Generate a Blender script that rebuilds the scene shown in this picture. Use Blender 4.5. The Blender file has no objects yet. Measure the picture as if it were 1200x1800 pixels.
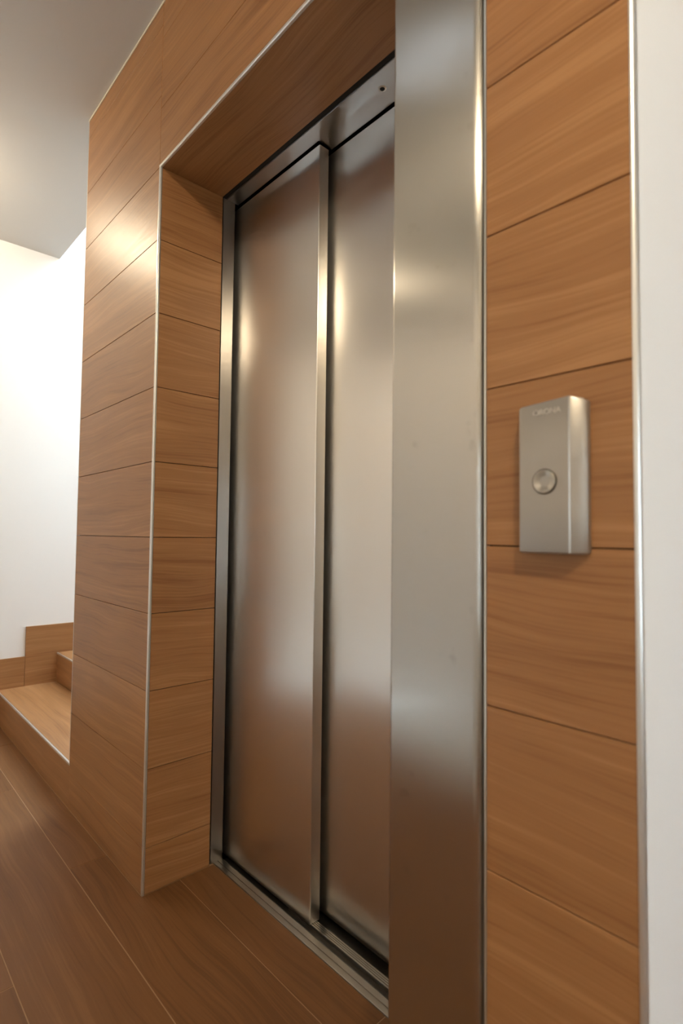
import bpy, bmesh, math, random
from mathutils import Matrix, Vector
random.seed(7)
scene = bpy.context.scene
COL = scene.collection

# ------------------------------------------------------------------ camera
cam_data = bpy.data.cameras.new('camera')
cam = bpy.data.objects.new('camera', cam_data)
COL.objects.link(cam)
Rr = Vector((0.68115335, 0.73205989, 0.01088241))      # right
Ru = Vector((0.02343815, -0.03665967, 0.99905291))     # up
Rf = Vector((-0.73176551, 0.68025318, 0.04212898))     # forward
CP = Vector((1.48774927, -0.65111169, 0.99732764))
cam.matrix_world = Matrix(((Rr.x, Ru.x, -Rf.x, CP.x), (Rr.y, Ru.y, -Rf.y, CP.y),
                           (Rr.z, Ru.z, -Rf.z, CP.z), (0, 0, 0, 1)))
cam_data.sensor_fit = 'VERTICAL'
cam_data.sensor_height = 36.0
cam_data.sensor_width = 24.0
cam_data.lens = 954.98 / 1800 * 36.0
cam_data.clip_start = 0.02
cam_data.dof.use_dof = True
cam_data.dof.focus_distance = 1.75
cam_data.dof.aperture_fstop = 3.6
scene.camera = cam

# ------------------------------------------------------------------ world, light, exposure
world = bpy.data.worlds.new('world')
scene.world = world
world.use_nodes = True
bg = world.node_tree.nodes['Background']
bg.inputs['Color'].default_value = (0.70, 0.87, 1.0, 1)
bg.inputs['Strength'].default_value = 14.5

scene.view_settings.view_transform = 'Standard'
scene.view_settings.look = 'None'
scene.view_settings.gamma = 1
scene.view_settings.use_curve_mapping = False
scene.view_settings.exposure = 0.58
scene.cycles.use_denoising = True
scene.cycles.max_bounces = 10
scene.cycles.diffuse_bounces = 6
scene.cycles.glossy_bounces = 6
scene.cycles.sample_clamp_indirect = 6.0

WARM = (1.0, 0.83, 0.59)
def lamp(name, loc, power, radius, color=WARM):
    d = bpy.data.lights.new(name, 'POINT')
    d.energy = power
    d.color = color
    d.shadow_soft_size = radius
    o = bpy.data.objects.new(name, d)
    o.location = loc
    COL.objects.link(o)
    return o
lamp('ceiling_lamp_stair', (-1.30, -0.58, 2.48), 15.5, 0.055)
lamp('ceiling_lamp_landing', (2.05, -0.95, 2.48), 38, 0.055)
def wall_fill_spot(name, loc, target, power):  # unseen spots, added to brighten the far wall
    d = bpy.data.lights.new(name, 'SPOT')
    d.energy, d.color = power, WARM
    d.spot_size, d.spot_blend, d.shadow_soft_size = math.radians(100), 0.6, 0.04
    o = bpy.data.objects.new(name, d)
    o.location = loc
    o.rotation_euler = (Vector(target) - Vector(loc)).to_track_quat('-Z', 'Y').to_euler()
    COL.objects.link(o)
wall_fill_spot('far_wall_fill', (-0.55, -1.50, 2.52), (-0.55, -2.30, 1.2), 17)
wall_fill_spot('far_wall_fill', (0.70, -1.50, 2.52), (0.70, -2.30, 1.2), 17)

def portal(name, loc, rot, sx, sy):
    d = bpy.data.lights.new(name, 'AREA')
    d.shape = 'RECTANGLE'
    d.size, d.size_y = sx, sy
    d.cycles.is_portal = True
    o = bpy.data.objects.new(name, d)
    o.location, o.rotation_euler = loc, rot
    COL.objects.link(o)

# ------------------------------------------------------------------ dimensions (metres)
T = 0.215          # height of a tile course
HT = 2.060         # underside of the wood lintel
HC = 2.566         # ceiling
WL = 0.643         # width of the wood pier left of the opening
D = 0.206          # depth of the wood reveal
XCL, XCR = 0.903, 1.0695    # steel casing
XPL, XPR = 1.076, 1.267    # wood pier on the right
XW = -1.869        # white stair wall
RISE, GO = 0.1597, 0.286
YF = -2.30         # far wall of the landing (behind the camera)
XE = 3.30          # end wall with the window
portal('sky_portal_stair', (-1.256, 1.7, 4.98), (0, 0, 0), 1.2, 3.0)
portal('sky_portal_lower', (XW-0.02, -1.85, -0.55), (0, math.radians(90), 0), 0.6, 0.4)
portal('sky_portal_landing', (XE + 0.02, -1.51, 1.0), (0, math.radians(-90), 0), 1.10, 0.18)
portal('sky_portal_window', (XE + 0.02, 0.39, 1.0), (0, math.radians(-90), 0), 1.10, 0.34)

# ------------------------------------------------------------------ materials
def new_mat(name):
    m = bpy.data.materials.new(name)
    m.use_nodes = True
    nt = m.node_tree
    return m, nt, nt.nodes['Principled BSDF']

def plain(name, col, rough=0.6, metal=0.0, spec=0.5):
    m, nt, b = new_mat(name)
    b.inputs['Base Color'].default_value = (*col, 1)
    b.inputs['Roughness'].default_value = rough
    b.inputs['Metallic'].default_value = metal
    b.inputs['Specular IOR Level'].default_value = spec
    return m

def wall_paint(name, col):
    m, nt, b = new_mat(name)
    b.inputs['Base Color'].default_value = (*col, 1)
    b.inputs['Roughness'].default_value = 0.75
    tc = nt.nodes.new('ShaderNodeTexCoord')
    n = nt.nodes.new('ShaderNodeTexNoise')
    n.inputs['Scale'].default_value = 180
    bp = nt.nodes.new('ShaderNodeBump')
    bp.inputs['Strength'].default_value = 0.06
    bp.inputs['Distance'].default_value = 0.002
    nt.links.new(tc.outputs['Object'], n.inputs['Vector'])
    nt.links.new(n.outputs['Fac'], bp.inputs['Height'])
    nt.links.new(bp.outputs['Normal'], b.inputs['Normal'])
    return m

def wood(name, dark, mid, light, rough=0.39, tint=0.07, spec=0.38):
    """wood-look tile: fine grain and slow wavy figure running along UV u (metres)"""
    m, nt, b = new_mat(name)
    N, L = nt.nodes.new, nt.links.new
    uv = N('ShaderNodeUVMap'); uv.uv_map = 'grain'
    oi = N('ShaderNodeObjectInfo')
    off = N('ShaderNodeVectorMath'); off.operation = 'MULTIPLY'
    rv = N('ShaderNodeCombineXYZ')
    L(oi.outputs['Random'], rv.inputs[0]); L(oi.outputs['Random'], rv.inputs[1]); L(oi.outputs['Random'], rv.inputs[2])
    off.inputs[1].default_value = (37.0, 91.0, 13.0)
    L(rv.outputs[0], off.inputs[0])
    add = N('ShaderNodeVectorMath'); add.operation = 'ADD'
    L(uv.outputs['UV'], add.inputs[0]); L(off.outputs[0], add.inputs[1])
    # slow sideways wander so that the grain is wavy
    wmap = N('ShaderNodeMapping'); wmap.inputs['Scale'].default_value = (2.2, 5.5, 1)
    L(add.outputs[0], wmap.inputs['Vector'])
    wn = N('ShaderNodeTexNoise'); wn.inputs['Scale'].default_value = 1.0
    wn.inputs['Detail'].default_value = 1.5
    L(wmap.outputs[0], wn.inputs['Vector'])
    wsub = N('ShaderNodeVectorMath'); wsub.operation = 'SUBTRACT'
    wsub.inputs[1].default_value = (0.5, 0.5, 0.5)
    L(wn.outputs['Color'], wsub.inputs[0])
    wmul = N('ShaderNodeVectorMath'); wmul.operation = 'MULTIPLY'
    wmul.inputs[1].default_value = (0.0, 0.075, 0.0)
    L(wsub.outputs[0], wmul.inputs[0])
    warped = N('ShaderNodeVectorMath'); warped.operation = 'ADD'
    L(add.outputs[0], warped.inputs[0]); L(wmul.outputs[0], warped.inputs[1])
    def layer(su, sv, detail, rough_):
        mp = N('ShaderNodeMapping'); mp.inputs['Scale'].default_value = (su, sv, 1)
        L(warped.outputs[0], mp.inputs['Vector'])
        n = N('ShaderNodeTexNoise'); n.inputs['Scale'].default_value = 1.0
        n.inputs['Detail'].default_value = detail; n.inputs['Roughness'].default_value = rough_
        L(mp.outputs[0], n.inputs['Vector'])
        return n.outputs['Fac']
    bands = layer(1.3, 30, 3, 0.55)       # broad figure
    lines = layer(2.8, 150, 3, 0.65)       # growth lines
    pores = layer(14, 620, 2, 0.6)        # fine pores
    cloud = layer(2.6, 4.5, 2, 0.5)
    def mathn(op, a, bv):
        n = N('ShaderNodeMath'); n.operation = op
        for i, x in enumerate((a, bv)):
            if isinstance(x, (int, float)): n.inputs[i].default_value = x
            else: L(x, n.inputs[i])
        return n.outputs[0]
    s = mathn('MULTIPLY', bands, 0.40)
    s = mathn('ADD', s, mathn('MULTIPLY', lines, 0.42))
    s = mathn('ADD', s, mathn('MULTIPLY', pores, 0.12))
    s = mathn('ADD', s, mathn('MULTIPLY', cloud, 0.16))
    s = mathn('ADD', s, mathn('MULTIPLY', mathn('SUBTRACT', oi.outputs['Random'], 0.5), tint))
    ramp = N('ShaderNodeValToRGB')
    ramp.color_ramp.interpolation = 'EASE'
    e = ramp.color_ramp.elements
    e[0].position, e[0].color = 0.40, (*dark, 1)
    e[1].position, e[1].color = 0.68, (*light, 1)
    mid_e = ramp.color_ramp.elements.new(0.54); mid_e.color = (*mid, 1)
    L(s, ramp.inputs['Fac'])
    L(ramp.outputs['Color'], b.inputs['Base Color'])
    rr = mathn('ADD', mathn('MULTIPLY', lines, 0.12), rough - 0.06)
    L(rr, b.inputs['Roughness'])
    b.inputs['Specular IOR Level'].default_value = spec
    bp = N('ShaderNodeBump'); bp.inputs['Strength'].default_value = 0.25
    bp.inputs['Distance'].default_value = 0.0006
    L(mathn('ADD', mathn('MULTIPLY', pores, 0.5), lines), bp.inputs['Height'])
    L(bp.outputs['Normal'], b.inputs['Normal'])
    return m

def steel(name, col, rough, aniso, axis='Z', smudges=False, turn=0.0):
    """brushed stainless steel, grain upright: highlights spread sideways"""
    m, nt, b = new_mat(name)
    N, L = nt.nodes.new, nt.links.new
    b.inputs['Base Color'].default_value = (*col, 1)
    b.inputs['Metallic'].default_value = 1.0
    b.inputs['Roughness'].default_value = rough
    b.inputs['Anisotropic'].default_value = aniso
    b.inputs['Anisotropic Rotation'].default_value = turn
    t = N('ShaderNodeTangent'); t.direction_type = 'RADIAL'; t.axis = axis
    L(t.outputs[0], b.inputs['Tangent'])
    tc = N('ShaderNodeTexCoord')
    mp = N('ShaderNodeMapping'); mp.inputs['Scale'].default_value = (900, 900, 3)
    n = N('ShaderNodeTexNoise'); n.inputs['Scale'].default_value = 1
    n.inputs['Detail'].default_value = 2
    L(tc.outputs['Object'], mp.inputs[0]); L(mp.outputs[0], n.inputs['Vector'])
    mr = N('ShaderNodeMapRange')
    mr.inputs[3].default_value = rough - 0.008; mr.inputs[4].default_value = rough + 0.008
    L(n.outputs['Fac'], mr.inputs[0])
    L(mr.outputs[0], b.inputs['Roughness'])
    if smudges:   # faint finger marks
        n2 = N('ShaderNodeTexNoise'); n2.inputs['Scale'].default_value = 26
        L(tc.outputs['Object'], n2.inputs['Vector'])
        r = N('ShaderNodeValToRGB')
        r.color_ramp.elements[0].position = 0.66; r.color_ramp.elements[0].color = (*col, 1)
        r.color_ramp.elements[1].position = 0.80
        r.color_ramp.elements[1].color = (col[0]*.78, col[1]*.78, col[2]*.78, 1)
        L(n2.outputs['Fac'], r.inputs[0]); L(r.outputs[0], b.inputs['Base Color'])
    return m

M_WOOD = wood('wood_look_tile', (0.225, 0.098, 0.035), (0.312, 0.148, 0.057), (0.390, 0.198, 0.083))
M_FLOOR = wood('wood_look_floor_tile', (0.125, 0.053, 0.018), (0.165, 0.073, 0.026), (0.200, 0.093, 0.036), rough=0.48, tint=0.12, spec=0.25)
M_GROUT = plain('dark_joint', (0.045, 0.020, 0.010), 0.9)
M_FGROUT = plain('floor_joint', (0.34, 0.20, 0.105), 0.8)
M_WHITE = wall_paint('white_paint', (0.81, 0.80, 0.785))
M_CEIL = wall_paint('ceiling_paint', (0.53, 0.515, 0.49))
M_STEEL = steel('brushed_steel', (0.54, 0.515, 0.472), 0.265, 0.97, smudges=True)
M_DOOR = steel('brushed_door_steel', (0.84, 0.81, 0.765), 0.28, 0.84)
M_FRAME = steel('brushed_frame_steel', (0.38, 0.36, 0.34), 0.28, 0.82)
M_ALU = plain('satin_aluminium', (0.72, 0.71, 0.68), 0.30, 0.8)
M_CREAM = plain('cream_trim', (0.66, 0.60, 0.49), 0.5)
M_SILL = plain('sill_aluminium', (0.33, 0.305, 0.275), 0.36, 1.0)
M_SILLDARK = plain('sill_groove_shade', (0.10, 0.09, 0.08), 0.5, 1.0)  # darker copy of the sill metal, groove shade put into its colour
M_DARK = plain('gap_shade', (0.010, 0.008, 0.007), 0.9)  # near-black colour standing in for shade in gaps and the key hole
M_BODY = plain('silver_lacquer', (0.40, 0.37, 0.33), 0.38, 0.75)
M_BTN = steel('spun_steel', (0.46, 0.43, 0.38), 0.30, 0.90, axis='Y', turn=0.25)
M_RING = plain('dark_ring', (0.06, 0.05, 0.045), 0.4, 0.5)
M_LETTER = plain('raised_lettering', (0.60, 0.57, 0.52), 0.3, 0.5)
M_PLINTH = plain('stair_core', (0.25, 0.22, 0.2), 0.9)

# ------------------------------------------------------------------ mesh helpers
def finish(me, grain=0, smooth=False, angle=40):
    uvl = me.uv_layers.new(name='grain')
    others = [a for a in (0, 1, 2) if a != grain]
    for p in me.polygons:
        n = p.normal
        ax = max(range(3), key=lambda a: abs(n[a]))
        if ax == grain: au, av = others
        else:
            au = grain
            av = [a for a in others if a != ax][0]
        for li in p.loop_indices:
            co = me.vertices[me.loops[li].vertex_index].co
            uvl.data[li].uv = (co[au], co[av])
    if smooth:
        for p in me.polygons: p.use_smooth = True
        me.set_sharp_from_angle(angle=math.radians(angle))
    return me

def link(name, me, mat, parent=None, loc=None):
    o = bpy.data.objects.new(name, me)
    if mat and not me.materials: me.materials.append(mat)
    COL.objects.link(o)
    if parent: o.parent = parent
    if loc is not None: o.location = loc
    return o

def box_bm(bm, x0, x1, y0, y1, z0, z1):
    v = [bm.verts.new(c) for c in ((x0,y0,z0),(x1,y0,z0),(x1,y1,z0),(x0,y1,z0),(x0,y0,z1),(x1,y0,z1),(x1,y1,z1),(x0,y1,z1))]
    for f in ((0,3,2,1),(4,5,6,7),(0,1,5,4),(1,2,6,5),(2,3,7,6),(3,0,4,7)):
        bm.faces.new([v[i] for i in f])

def bm_mesh(name, bm, grain=0, smooth=False, angle=40):
    bm.normal_update()
    me = bpy.data.meshes.new(name)
    bm.to_mesh(me); bm.free()
    return finish(me, grain, smooth, angle)

def box(name, x0, x1, y0, y1, z0, z1, mat, parent=None, bevel=0.0, grain=0):
    """box with its origin at its own centre"""
    c = ((x0+x1)/2, (y0+y1)/2, (z0+z1)/2)
    bm = bmesh.new()
    box_bm(bm, x0-c[0], x1-c[0], y0-c[1], y1-c[1], z0-c[2], z1-c[2])
    if bevel:
        bmesh.ops.bevel(bm, geom=bm.edges[:], offset=bevel, segments=2 if bevel > .002 else 1, affect='EDGES', profile=0.5)
    return link(name, bm_mesh(name, bm, grain, smooth=bevel > .002), mat, parent, c)

def boxes(name, lst, mat, parent=None, grain=0):
    bm = bmesh.new()
    for b in lst: box_bm(bm, *b)
    return link(name, bm_mesh(name, bm, grain), mat, parent)

TILES = {}
def tile(name, x0, x1, y0, y1, z0, z1, mat, parent, grain=0):
    dims = (round(x1-x0, 4), round(y1-y0, 4), round(z1-z0, 4), mat.name, grain)
    c = ((x0+x1)/2, (y0+y1)/2, (z0+z1)/2)
    if dims not in TILES:
        bm = bmesh.new()
        a, b_, d = (x1-x0)/2, (y1-y0)/2, (z1-z0)/2
        box_bm(bm, -a, a, -b_, b_, -d, d)
        bmesh.ops.bevel(bm, geom=bm.edges[:], offset=0.0006, segments=1, affect='EDGES')
        TILES[dims] = bm_mesh(name, bm, grain)
    return link(name, TILES[dims], mat, parent, c)

def prism(name, poly, axis, a0, a1, mat, parent=None, smooth=True, angle=35, grain=2):
    """polygon (ccw) extruded along an axis: axis 2 -> (x,y) polygon, axis 0 -> (y,z), axis 1 -> (x,z)"""
    def mk(p, a):
        if axis == 2: return (p[0], p[1], a)
        if axis == 0: return (a, p[0], p[1])
        return (p[0], a, p[1])
    bm = bmesh.new()
    lo = [bm.verts.new(mk(p, a0)) for p in poly]
    hi = [bm.verts.new(mk(p, a1)) for p in poly]
    n = len(poly)
    for i in range(n):
        bm.faces.new((lo[i], lo[(i+1) % n], hi[(i+1) % n], hi[i]))
    bm.faces.new(list(reversed(lo))); bm.faces.new(hi)
    bmesh.ops.recalc_face_normals(bm, faces=bm.faces[:])
    return link(name, bm_mesh(name, bm, grain, smooth, angle), mat, parent)

def empty(name, loc):
    o = bpy.data.objects.new(name, None)
    o.location = loc
    COL.objects.link(o)
    return o

def structure(o): o['kind'] = 'structure'; return o
def tag(o, label, cat, group=None):
    o['label'] = label; o['category'] = cat
    if group: o['group'] = group
    return o
def keep(child, parent):     # child built in world coordinates under a moved parent
    child.parent = parent
    child.matrix_parent_inverse = Matrix.Translation(-Vector(parent.location))

def arc(cx, cy, r, a0, a1, n=8):
    return [(cx + r*math.cos(math.radians(a0+(a1-a0)*i/n)), cy + r*math.sin(math.radians(a0+(a1-a0)*i/n))) for i in range(n+1)]

# ------------------------------------------------------------------ room shell
wall_left = structure(boxes('wall_left', [(XW-0.12, XW, YF, 3.3, -0.25, 5.0), (XW-0.12, XW, YF, -2.05, -1.5, -0.25), (XW-0.12, XW, -1.65, 0.5, -1.5, -0.25), (XW-0.12, XW, -2.05, -1.65, -1.5, -0.85)], M_WHITE))  # low opening added so sky light brightens the far wall
structure(boxes('wall_front', [(XW, XE, YF-0.12, YF, -1.5, HC)], M_WHITE))
# end wall with a tall window
WY0, WY1, WZ0, WZ1 = 0.22, 0.56, 0.45, 1.55
V0, V1 = -1.60, -1.42        # second window, at the landing end
structure(boxes('wall_end', [(XE, XE+0.12, V1, WY0, -1.5, HC), (XE, XE+0.12, YF, V0, -1.5, HC), (XE, XE+0.12, V0, V1, -1.5, WZ0), (XE, XE+0.12, V0, V1, WZ1, HC), (XE, XE+0.12, WY1, 2.3, 0, HC),
                             (XE, XE+0.12, WY0, WY1, -0.02, WZ0), (XE, XE+0.12, WY0, WY1, WZ1, HC)], M_WHITE))
win = structure(boxes('window_1', [(XE+0.03, XE+0.08, WY0, WY0+.05, WZ0, WZ1), (XE+0.03, XE+0.08, WY1-.05, WY1, WZ0, WZ1),
                         (XE+0.03, XE+0.08, WY0+.05, WY1-.05, WZ0, WZ0+.05), (XE+0.03, XE+0.08, WY0+.05, WY1-.05, WZ1-.05, WZ1),
                         (XE+0.03, XE+0.08, WY0+.05, WY1-.05, 0.93, 0.99)], M_WHITE))
structure(boxes('window_2', [(XE+0.03, XE+0.08, V0, V0+.04, WZ0, WZ1), (XE+0.03, XE+0.08, V1-.04, V1, WZ0, WZ1),
                             (XE+0.03, XE+0.08, V0+.04, V1-.04, WZ0, WZ0+.04), (XE+0.03, XE+0.08, V0+.04, V1-.04, WZ1-.04, WZ1)], M_WHITE))
structure(boxes('wall_right', [(1.12, 1.271, 0.0097, 2.2, 0.0, HC)], M_WHITE))
structure(boxes('wall_rear', [(1.271, XE, 2.2, 2.32, 0, HC)], M_WHITE))
structure(boxes('wall_stair', [(XW, -WL, 3.2, 3.3, 0, 5.0), (-WL, -WL+.1, 0.24, 3.3, HC, 5.0),
                               (XW, -WL, 0.136, 0.236, HC+.25, 5.0), (-WL+.006, -WL+0.1, 0.212, 3.2, 0.0, HC)], M_WHITE))
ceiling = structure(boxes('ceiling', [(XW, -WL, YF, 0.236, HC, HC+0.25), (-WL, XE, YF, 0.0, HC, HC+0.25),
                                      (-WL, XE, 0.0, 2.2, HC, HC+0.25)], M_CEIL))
# landing floor: ends at an open stairwell behind the camera
YE = -1.36
floor = structure(boxes('floor', [(XW, XE, YE, 0.0, -1.5, -0.0008), (XW, 1.271, 0.0, 0.2215, -0.20, -0.0008),
                                  (1.271, XE, 0.0, 2.2, -0.20, -0.0008),
                                  (XW, 1.271, 0.2215, 3.3, -0.40, -0.20)], M_FGROUT))
structure(boxes('floor_lower', [(XW, XE, YF, YE, -1.6, -1.5)], M_FLOOR))

# floor tiles, laid along x
J = 0.0011
P = 0.2195
def floor_row(y0, y1, cuts):
    for a, b in zip(cuts[:-1], cuts[1:]):
        tile('floor_tile', a+J, b-J, y0+J, y1-J, -0.004, 0.0, M_FLOOR, floor)
floor_row(0.112, 0.2215, [-0.001, 0.70, XCR])
# course under the front edge of the wall: full width in front, a tongue inside the opening
floor_row(-0.108, 0.0, [XW, -1.46, -0.26])
floor_row(-0.108, 0.0, [0.94, 2.14, XE])
def tongue():
    """one tile notched round the corner of the wood pier"""
    pts = [(-0.26+J, -0.108+J), (0.94-J, -0.108+J), (0.94-J, 0.112-J), (0.001, 0.112-J), (0.001, -0.001), (-0.26+J, -0.001)]
    bm = bmesh.new()
    lo = [bm.verts.new((x, y, -0.004)) for x, y in pts]
    hi = [bm.verts.new((x, y, 0.0)) for x, y in pts]
    for i in range(len(pts)):
        bm.faces.new((lo[i], lo[(i+1) % 6], hi[(i+1) % 6], hi[i]))
    bm.faces.new(list(reversed(lo))); bm.faces.new(hi)
    link('floor_tile', bm_mesh('floor_tile', bm, 0), M_FLOOR, floor)
tongue()
floor_row(-0.108-P, -0.108, [XW, -0.94, 0.46, 1.86, XE])
floor_row(-0.108-2*P, -0.108-P, [XW, -1.30, 0.10, 1.50, 2.6, XE])
floor_row(-0.108-3*P, -0.108-2*P, [XW, -0.60, 0.80, 2.20, XE])
floor_row(-0.108-4*P, -0.108-3*P, [XW, -1.10, 0.30, 1.70, XE])
floor_row(-0.108-5*P, -0.108-4*P, [XW, -0.4, 1.0, 2.4, XE])
floor_row(YE, -0.108-5*P, [XW, -1.0, 0.5, 1.9, XE])
for k in range(10):
    floor_row(0.0+P*k, P*(k+1), [1.272, 2.1 + .4*(k % 2), XE])

# ------------------------------------------------------------------ the timber-look wall round the lift
wall = structure(boxes('wall_back', [(-WL+.006, -0.0095, 0.0085, 0.205, 0.0, HC),
                                     (-0.0095, XCL-.001, 0.0085, 0.205, HT+.0095, HC),
                                     (XPL, XPR, 0.0085, 0.0095, 0.0, HC)], M_GROUT))
TH = 0.009
jw = 0.0009
courses = [HT - k*T for k in range(-2, 10)]           # joint heights
zs = sorted([z for z in courses if 0 < z < HC-0.01] + [0.0, HC-0.008])
TR = 0.0065
for z0, z1 in zip(zs[:-1], zs[1:]):
    a, b = z0 + (jw if z0 > 0 else 0.001), z1 - jw
    right = -TR if z1 <= HT + 0.001 else -0.0045
    tile('wall_tile', -WL, right, 0.0, TH, a, b, M_WOOD, wall)
    tile('wall_tile', XPL+.0025, XPR-.0005, 0.0, TH, a, b, M_WOOD, wall)
    if z1 <= HT + 0.001:
        top = b if z1 < HT - .001 else HT - 0.0005
        tile('reveal_tile', -TH, 0.0, TR+.001, D, a, top, M_WOOD, wall, grain=1)
for z0, z1 in ((HT+TR+.0005, HT+.175), (HT+.175, HT+.390), (HT+.390, HC-.008)):
    tile('lintel_tile', -0.003, XCL-.001, 0.0, TH, z0 + jw, z1 - jw, M_WOOD, wall)
tile('lintel_tile', -TH, XCL-.001, TR+.001, D, HT, HT+TH, M_WOOD, wall)

# slim aluminium edge trims
def trim_profile(x, sx, r=TR):       # quarter-round nosing round a vertical arris at (x, 0)
    pts = [(x - sx*r, 0.009), (x - sx*r, -0.0004)]
    pts += [(x - sx*(.0030) + sx*0.0034*math.sin(t), 0.0030 - 0.0034*math.cos(t)) for t in [math.radians(k*15) for k in range(7)]]
    pts += [(x + sx*0.0004, r), (x - sx*0.009, r)]
    return pts
tr = structure(prism('trim_1', trim_profile(0.0, 1), 2, 0.0, HT, M_ALU))
yz = [(0.009, HT+TR), (-0.0004, HT+TR)] + [(0.0030 - 0.0034*math.cos(t), HT + 0.0030 - 0.0034*math.sin(t)) for t in [math.radians(k*15) for k in range(7)]] + [(TR, HT-0.0004), (TR, HT+0.009)]
structure(prism('trim_2', yz, 0, -TR, XCL-.001, M_ALU))
structure(prism('trim_3', [(-WL, 0.009), (-WL, -.0004)] + [(-WL-.003 - .0034*math.sin(t), .003-.0034*math.cos(t)) for t in [math.radians(k*15) for k in range(7)]] + [(-WL-.0064, .009)], 2, RISE+.001, HC-.007, M_ALU))
structure(box('trim_4', -WL-.006, XCL-.001, -0.0012, 0.0085, HC-.0078, HC-.0002, M_CREAM))
structure(box('trim_5', XPL-.0005, XPL+.0022, -0.0008, 0.010, 0.0, HC-.008, M_ALU))
structure(prism('trim_6', [(XPR, 0.009), (XPR, -.0006)] + [(XPR-.0002 + .0058*math.sin(t), .0052-.0058*math.cos(t)) for t in [math.radians(k*9) for k in range(11)]] + [(XPR+.0056, .0094), (XPR, .0094)], 2, 0.0, HC-.008, M_ALU))

# ------------------------------------------------------------------ steel casing right of the doors
r = 0.012
prof = [(XCL, 0.20)] + arc(XCL+0.008, 0.006, 0.008, 180, 270, 7) + \
       arc(XCR-r, r-.002, r, 270, 360, 10) + [(XCR, 0.05), (XCR-.002, 0.05), (XCR-.002, 0.20)]
casing = tag(prism('steel_casing', prof, 2, 0.0, HC-.001, M_STEEL, angle=50),
             'tall brushed steel casing with rounded edges right of the sliding doors', 'door casing')

# ------------------------------------------------------------------ lift entrance
YL, YR = 0.270, 0.318
XM = 0.395
lift = tag(empty('elevator_door', (0.45, 0.27, 0.0)), 'two-leaf brushed steel lift door set back in the wood-tiled opening', 'elevator door')
def panel(x0, x1, y0, z0, z1):
    th = 0.032
    prof = [(x0, y0), ] + [(x1-.003, y0)] + arc(x1-.003, y0+.003, .003, 270, 360, 4)[1:] + [(x1, y0+th), (x0, y0+th)]
    o = prism('door_panel', prof, 2, z0, z1, M_DOOR, angle=50)
    keep(o, lift)
    return o
pl = panel(-0.05, XM, YL, 0.003, 2.053)
pr = panel(XM-0.03, 0.98, YR, 0.010, 2.053)
pl['label'] = 'front sliding leaf on the left'
pr['label'] = 'rear sliding leaf on the right'
def part(o, parent=None):
    keep(o, parent or lift); return o
# jamb lining on the left, top lining that follows the two door planes
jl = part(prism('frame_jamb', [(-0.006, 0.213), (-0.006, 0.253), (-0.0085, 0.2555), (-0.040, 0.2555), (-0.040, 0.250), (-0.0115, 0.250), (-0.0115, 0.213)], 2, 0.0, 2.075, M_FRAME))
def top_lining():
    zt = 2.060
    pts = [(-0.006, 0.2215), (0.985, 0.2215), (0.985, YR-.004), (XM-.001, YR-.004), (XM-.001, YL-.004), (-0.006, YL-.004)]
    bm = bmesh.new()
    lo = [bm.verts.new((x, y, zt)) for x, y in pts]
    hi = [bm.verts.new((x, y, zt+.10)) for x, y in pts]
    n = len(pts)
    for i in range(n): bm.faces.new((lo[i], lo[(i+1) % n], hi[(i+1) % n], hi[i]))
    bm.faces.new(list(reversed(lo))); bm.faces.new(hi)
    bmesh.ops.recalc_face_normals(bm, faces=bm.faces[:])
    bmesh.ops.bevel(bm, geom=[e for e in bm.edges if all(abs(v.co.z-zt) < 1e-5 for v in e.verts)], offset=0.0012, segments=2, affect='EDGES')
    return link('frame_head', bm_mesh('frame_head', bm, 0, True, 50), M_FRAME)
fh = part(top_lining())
# emergency key hole in the head
def disc(name, cx, cy, cz, r0, r1, z0, mat, seg=24):
    bm = bmesh.new()
    vs0 = [bm.verts.new((cx+r1*math.cos(2*math.pi*i/seg), cy+r1*math.sin(2*math.pi*i/seg), z0)) for i in range(seg)]
    vs1 = [bm.verts.new((cx+r0*math.cos(2*math.pi*i/seg), cy+r0*math.sin(2*math.pi*i/seg), z0-.0014)) for i in range(seg)]
    for i in range(seg): bm.faces.new((vs0[i], vs1[i], vs1[(i+1) % seg], vs0[(i+1) % seg]))
    if name == 'key_hole': bm.faces.new(vs1)
    bmesh.ops.recalc_face_normals(bm, faces=bm.faces[:])
    return link(name, bm_mesh(name, bm, 0), mat)
kx, ky = 0.631, 0.263
ring = disc('key_ring', kx, ky, 2.06, 0.0062, 0.0100, 2.0600, M_ALU)
ring.parent = fh
hole = disc('key_hole', kx, ky, 2.06, 0.0050, 0.0062, 2.0600, M_DARK)
hole.parent = fh
# sill: nosing, grooves and ridged rails
sill = part(boxes('sill', [(-0.012, 0.985, 0.222, 0.40, -0.20, -0.0075)], M_SILLDARK))
nose = part(prism('sill_nosing', [(0.2222, -0.0135), (0.2222, 0.0012), (0.2232, 0.0022), (0.2345, 0.0022), (0.2350, 0.0008), (0.2375, 0.0008), (0.2380, 0.0022), (0.2525, 0.0022), (0.2580, -0.0010), (0.2580, -0.0135)], 0, -0.010, 0.985, M_SILL, smooth=False))
rail = [(0.2750, -0.0135), (0.2750, 0.0010)]
for k in range(4):
    y = 0.2750 + k*0.0053
    rail += [(y+.0004, .0018), (y+.0040, .0018), (y+.0043, .0002), (y+.0052, .0002)]
rail += [(0.2964, 0.0010), (0.2964, -0.0135)]
part(prism('sill_rail', rail, 0, 0.30, 0.83, M_SILL, smooth=False))
part(prism('sill_rail', rail, 0, 0.832, 0.985, M_SILL, smooth=False))
part(prism('sill_rail', [(0.345, -.0135), (0.345, .0015), (0.40, .0015), (0.40, -.0135)], 0, -0.010, 0.985, M_SILL, smooth=False))
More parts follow.
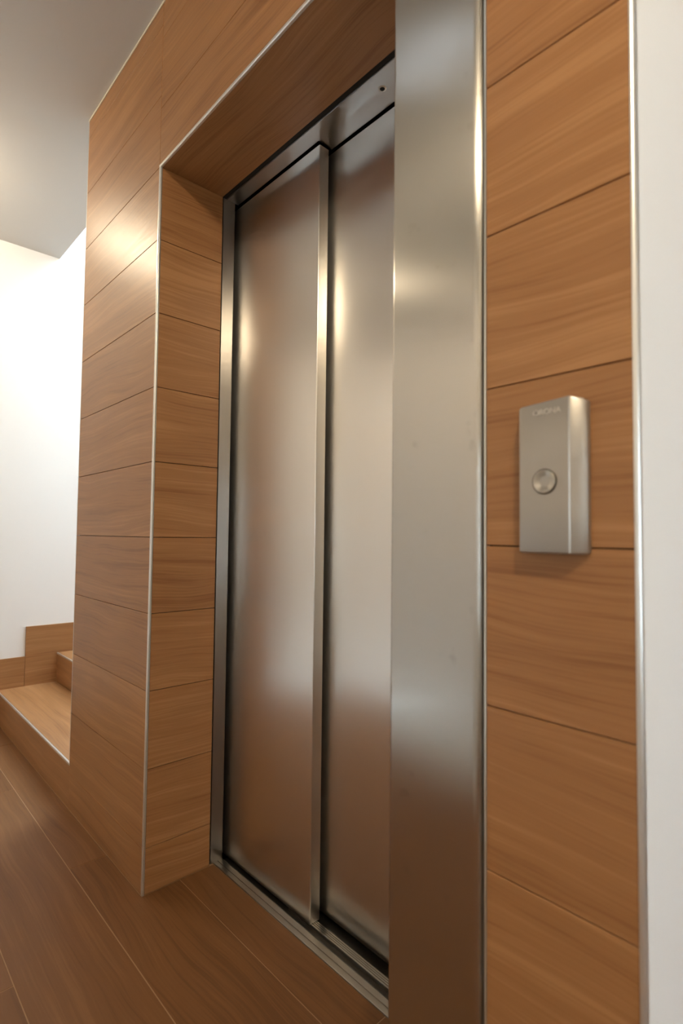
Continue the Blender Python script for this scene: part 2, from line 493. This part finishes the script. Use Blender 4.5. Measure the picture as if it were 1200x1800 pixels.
# near-black sheets behind the leaves and in the gaps, standing in for shade
part(boxes('gap_shade_backing', [(-0.54, 1.12, 0.42, 0.45, -0.20, HC), (-0.30, -0.09, 0.256, 0.42, -0.20, HC), (-0.54, -0.30, 0.2065, 0.42, -0.20, HC),
                             (-0.0115, -0.0095, 0.2065, 0.2125, 0.0, HT), (-0.09, 1.0, 0.2065, 0.2205, HT+.0025, HT+.01)], M_DARK))

# ------------------------------------------------------------------ call panel
bx0, bx1, bz0, bz1 = 1.1375, 1.2195, 0.9775, 1.1612
call = tag(empty('call_panel', ((bx0+bx1)/2, 0.0, bz0)), 'silver lift call panel with one round button on the wood pier', 'call panel')
def call_body():
    """cross-section in x,y lofted upward; the top edge is a shallow arch"""
    W = bx1 - bx0
    d = 0.020
    sec = [(bx0, -0.0005), (bx0, -d+.0035)] + [(bx0+.0035-.0035*math.cos(t), -d+.0035-.0035*math.sin(t)) for t in [math.radians(k*15) for k in range(1, 7)]]
    xg = bx0 + 0.790*W
    sec += [(xg-.0004, -d-.0006), (xg+.0008, -d+.0012), (xg+.0022, -d+.0016)]
    sec += [(bx1-.0046, -d+.0084), (bx1-.0024, -d+.0100), (bx1-.0007, -d+.0122), (bx1, -d+.015), (bx1, -0.0005)]
    def top(x): 
        u = (x-bx0)/W
        return bz1 + 0.0078*(1-(2*u-1)**2)
    levels = [(0.0, 0.0012), (0.0006, 0.0004), (0.0016, 0.0)]
    bm = bmesh.new()
    rings = []
    cy = -0.0005
    def ring(zfun, inset):
        out = []
        cxm = (bx0+bx1)/2
        for x, y in sec:
            k = inset
            xx = x + (k if x < cxm else -k)*(1 if abs(x-bx0) < .004 or abs(x-bx1) < .004 else 0)
            yy = min(y + k*1.2, -0.0005) if y < -.001 else y
            out.append(bm.verts.new((xx, yy, zfun(x))))
        return out
    rings.append(ring(lambda x: bz0, 0.003))
    rings.append(ring(lambda x: bz0+.0009, 0.0009))
    rings.append(ring(lambda x: bz0+.003, 0.0))
    for f in (0.33, 0.66):
        rings.append(ring(lambda x, f=f: bz0 + (bz1-bz0-.01)*f, 0.0))
    rings.append(ring(lambda x: top(x)-.0035, 0.0))
    rings.append(ring(lambda x: top(x)-.0010, 0.0010))
    rings.append(ring(lambda x: top(x), 0.0034))
    n = len(sec)
    for a, b in zip(rings[:-1], rings[1:]):
        for i in range(n):
            bm.faces.new((a[i], a[(i+1) % n], b[(i+1) % n], b[i]))
    bm.faces.new(list(reversed(rings[0]))); bm.faces.new(rings[-1])
    bmesh.ops.recalc_face_normals(bm, faces=bm.faces[:])
    return link('housing', bm_mesh('housing', bm, 2, True, 32), M_BODY)
body = call_body(); keep(body, call)
yf = -0.0206
def revolve(name, prof, cx, cz, mat, seg=40):
    """prof: list of (radius, y) spun round the y axis"""
    bm = bmesh.new()
    rings = []
    for rad, y in prof:
        if rad < 1e-6: rings.append([bm.verts.new((0, y, 0))])
        else: rings.append([bm.verts.new((rad*math.cos(2*math.pi*i/seg), y, rad*math.sin(2*math.pi*i/seg))) for i in range(seg)])
    for a, b in zip(rings[:-1], rings[1:]):
        for i in range(seg):
            j = (i+1) % seg
            if len(b) == 1: bm.faces.new((a[i], a[j], b[0]))
            elif len(a) == 1: bm.faces.new((a[0], b[j], b[i]))
            else: bm.faces.new((a[i], a[j], b[j], b[i]))
    bmesh.ops.recalc_face_normals(bm, faces=bm.faces[:])
    o = link(name, bm_mesh(name, bm, 0, True, 40), mat)
    o.location = (cx, 0, cz)
    return o
bx, bz = 1.1722, 1.0650
ringo = revolve('button_ring', [(0.0156, yf+.001), (0.0156, yf-.0004), (0.0149, yf-.0006), (0.0144, yf-.0002), (0.0144, yf+.001)], bx, bz, M_RING)
keep(ringo, call)
btn = revolve('button', [(0.0143, yf+.001), (0.0143, yf-.0012), (0.0139, yf-.0019), (0.0129, yf-.0021), (0.009, yf-.0004), (0.0045, yf+.0008), (0.0, yf+.0012)], bx, bz, M_BTN)
keep(btn, call)
# raised maker's lettering near the top
fc = bpy.data.curves.new('lettering', 'FONT')
fc.body = 'ORONA'
fc.size = 0.0100
fc.space_character = 0.95
fc.extrude = 0.0004
fc.align_x = 'CENTER'
to = bpy.data.objects.new('tmp_text', fc)
COL.objects.link(to)
bpy.context.view_layer.update()
dg = bpy.context.evaluated_depsgraph_get()
tm = bpy.data.meshes.new_from_object(to.evaluated_get(dg))
bpy.data.objects.remove(to)
tm.name = 'lettering'
lt = link('lettering', tm, M_LETTER, None)
lt.rotation_euler = (math.radians(90), 0, 0)
lt.location = (1.1755, yf-.0001, 1.1475)
keep(lt, call)

# ------------------------------------------------------------------ stair
stair = tag(empty('staircase', (-1.25, 0.0, 0.0)), 'wood-tiled stair with metal nosings between white wall and lift pier', 'staircase')
NS = 8
x0s, x1s = XW + 0.0105, -WL + 0.004
for i in range(NS):
    y = GO*i
    z0, z1 = RISE*i, RISE*(i+1)
    xr = -WL - 0.0005 if i == 0 else -WL + .0055
    core = box('step', XW+.0005, xr, y+.010, y+GO+.009, 0.0, z1-.0105, M_PLINTH)
    keep(core, stair)
    sub = [box('riser', XW+.0115, xr, y+.0005, y+.0095, z0+(.0005), z1-.009, M_WOOD),
           box('tread', XW+.0115, xr, y+.0070, y+GO-.0005, z1-.010, z1, M_WOOD),
           box('nosing', XW+.0115, xr, y-.0008, y+.0068, z1-.0088, z1+.0004, M_ALU, bevel=.0012)]
    for s in sub:
        s.parent = core
        s.matrix_parent_inverse = Matrix.Translation(-Vector(core.location) )
        s.matrix_parent_inverse = Matrix.Translation(-Vector(core.location))
skirt = structure(boxes('baseboard_left', [(XW, XW+.0015, -0.159, GO*NS, 0.0, 0.30)], M_WHITE))
for i in range(NS):
    ya, yb = 0.1275 + GO*(i-1), 0.1275 + GO*i
    o = tile('skirting_board', XW+.001, XW+.0105, ya+.0006, yb-.0006, max(0, RISE*(i-1))+.0005, RISE*(i+2)+.0005, M_WOOD, skirt, grain=1)

# ------------------------------------------------------------------ unseen louvred panel over the landing, its glow added for the casing's bluish band
m_glow, nt_, b_ = new_mat('cool_glow')
b_.inputs['Emission Color'].default_value = (0.72, 0.86, 1.0, 1)
b_.inputs['Emission Strength'].default_value = 1.7
cl = tag(empty('added_glow_panel', (0.44, -0.75, HC)), 'slim unseen louvred panel over the landing, glow added for the bluish band in the steel casing', 'added glow panel')
def cpart(o): keep(o, cl); return o
cpart(boxes('frame', [(0.22, 0.66, -0.80, -0.79, HC-.016, HC-.0005), (0.22, 0.66, -0.66, -0.65, HC-.016, HC-.0005),
                      (0.22, 0.23, -0.79, -0.66, HC-.016, HC-.0005), (0.65, 0.66, -0.79, -0.66, HC-.016, HC-.0005)], M_WHITE))
cpart(boxes('glow_sheet', [(0.23, 0.65, -0.79, -0.66, HC-.006, HC-.0005)], m_glow))
for k in range(5):
    yy = -0.778 + 0.026*k
    cpart(tile('slat', 0.231, 0.649, yy, yy+.009, HC-.013, HC-.007, M_WHITE, None))
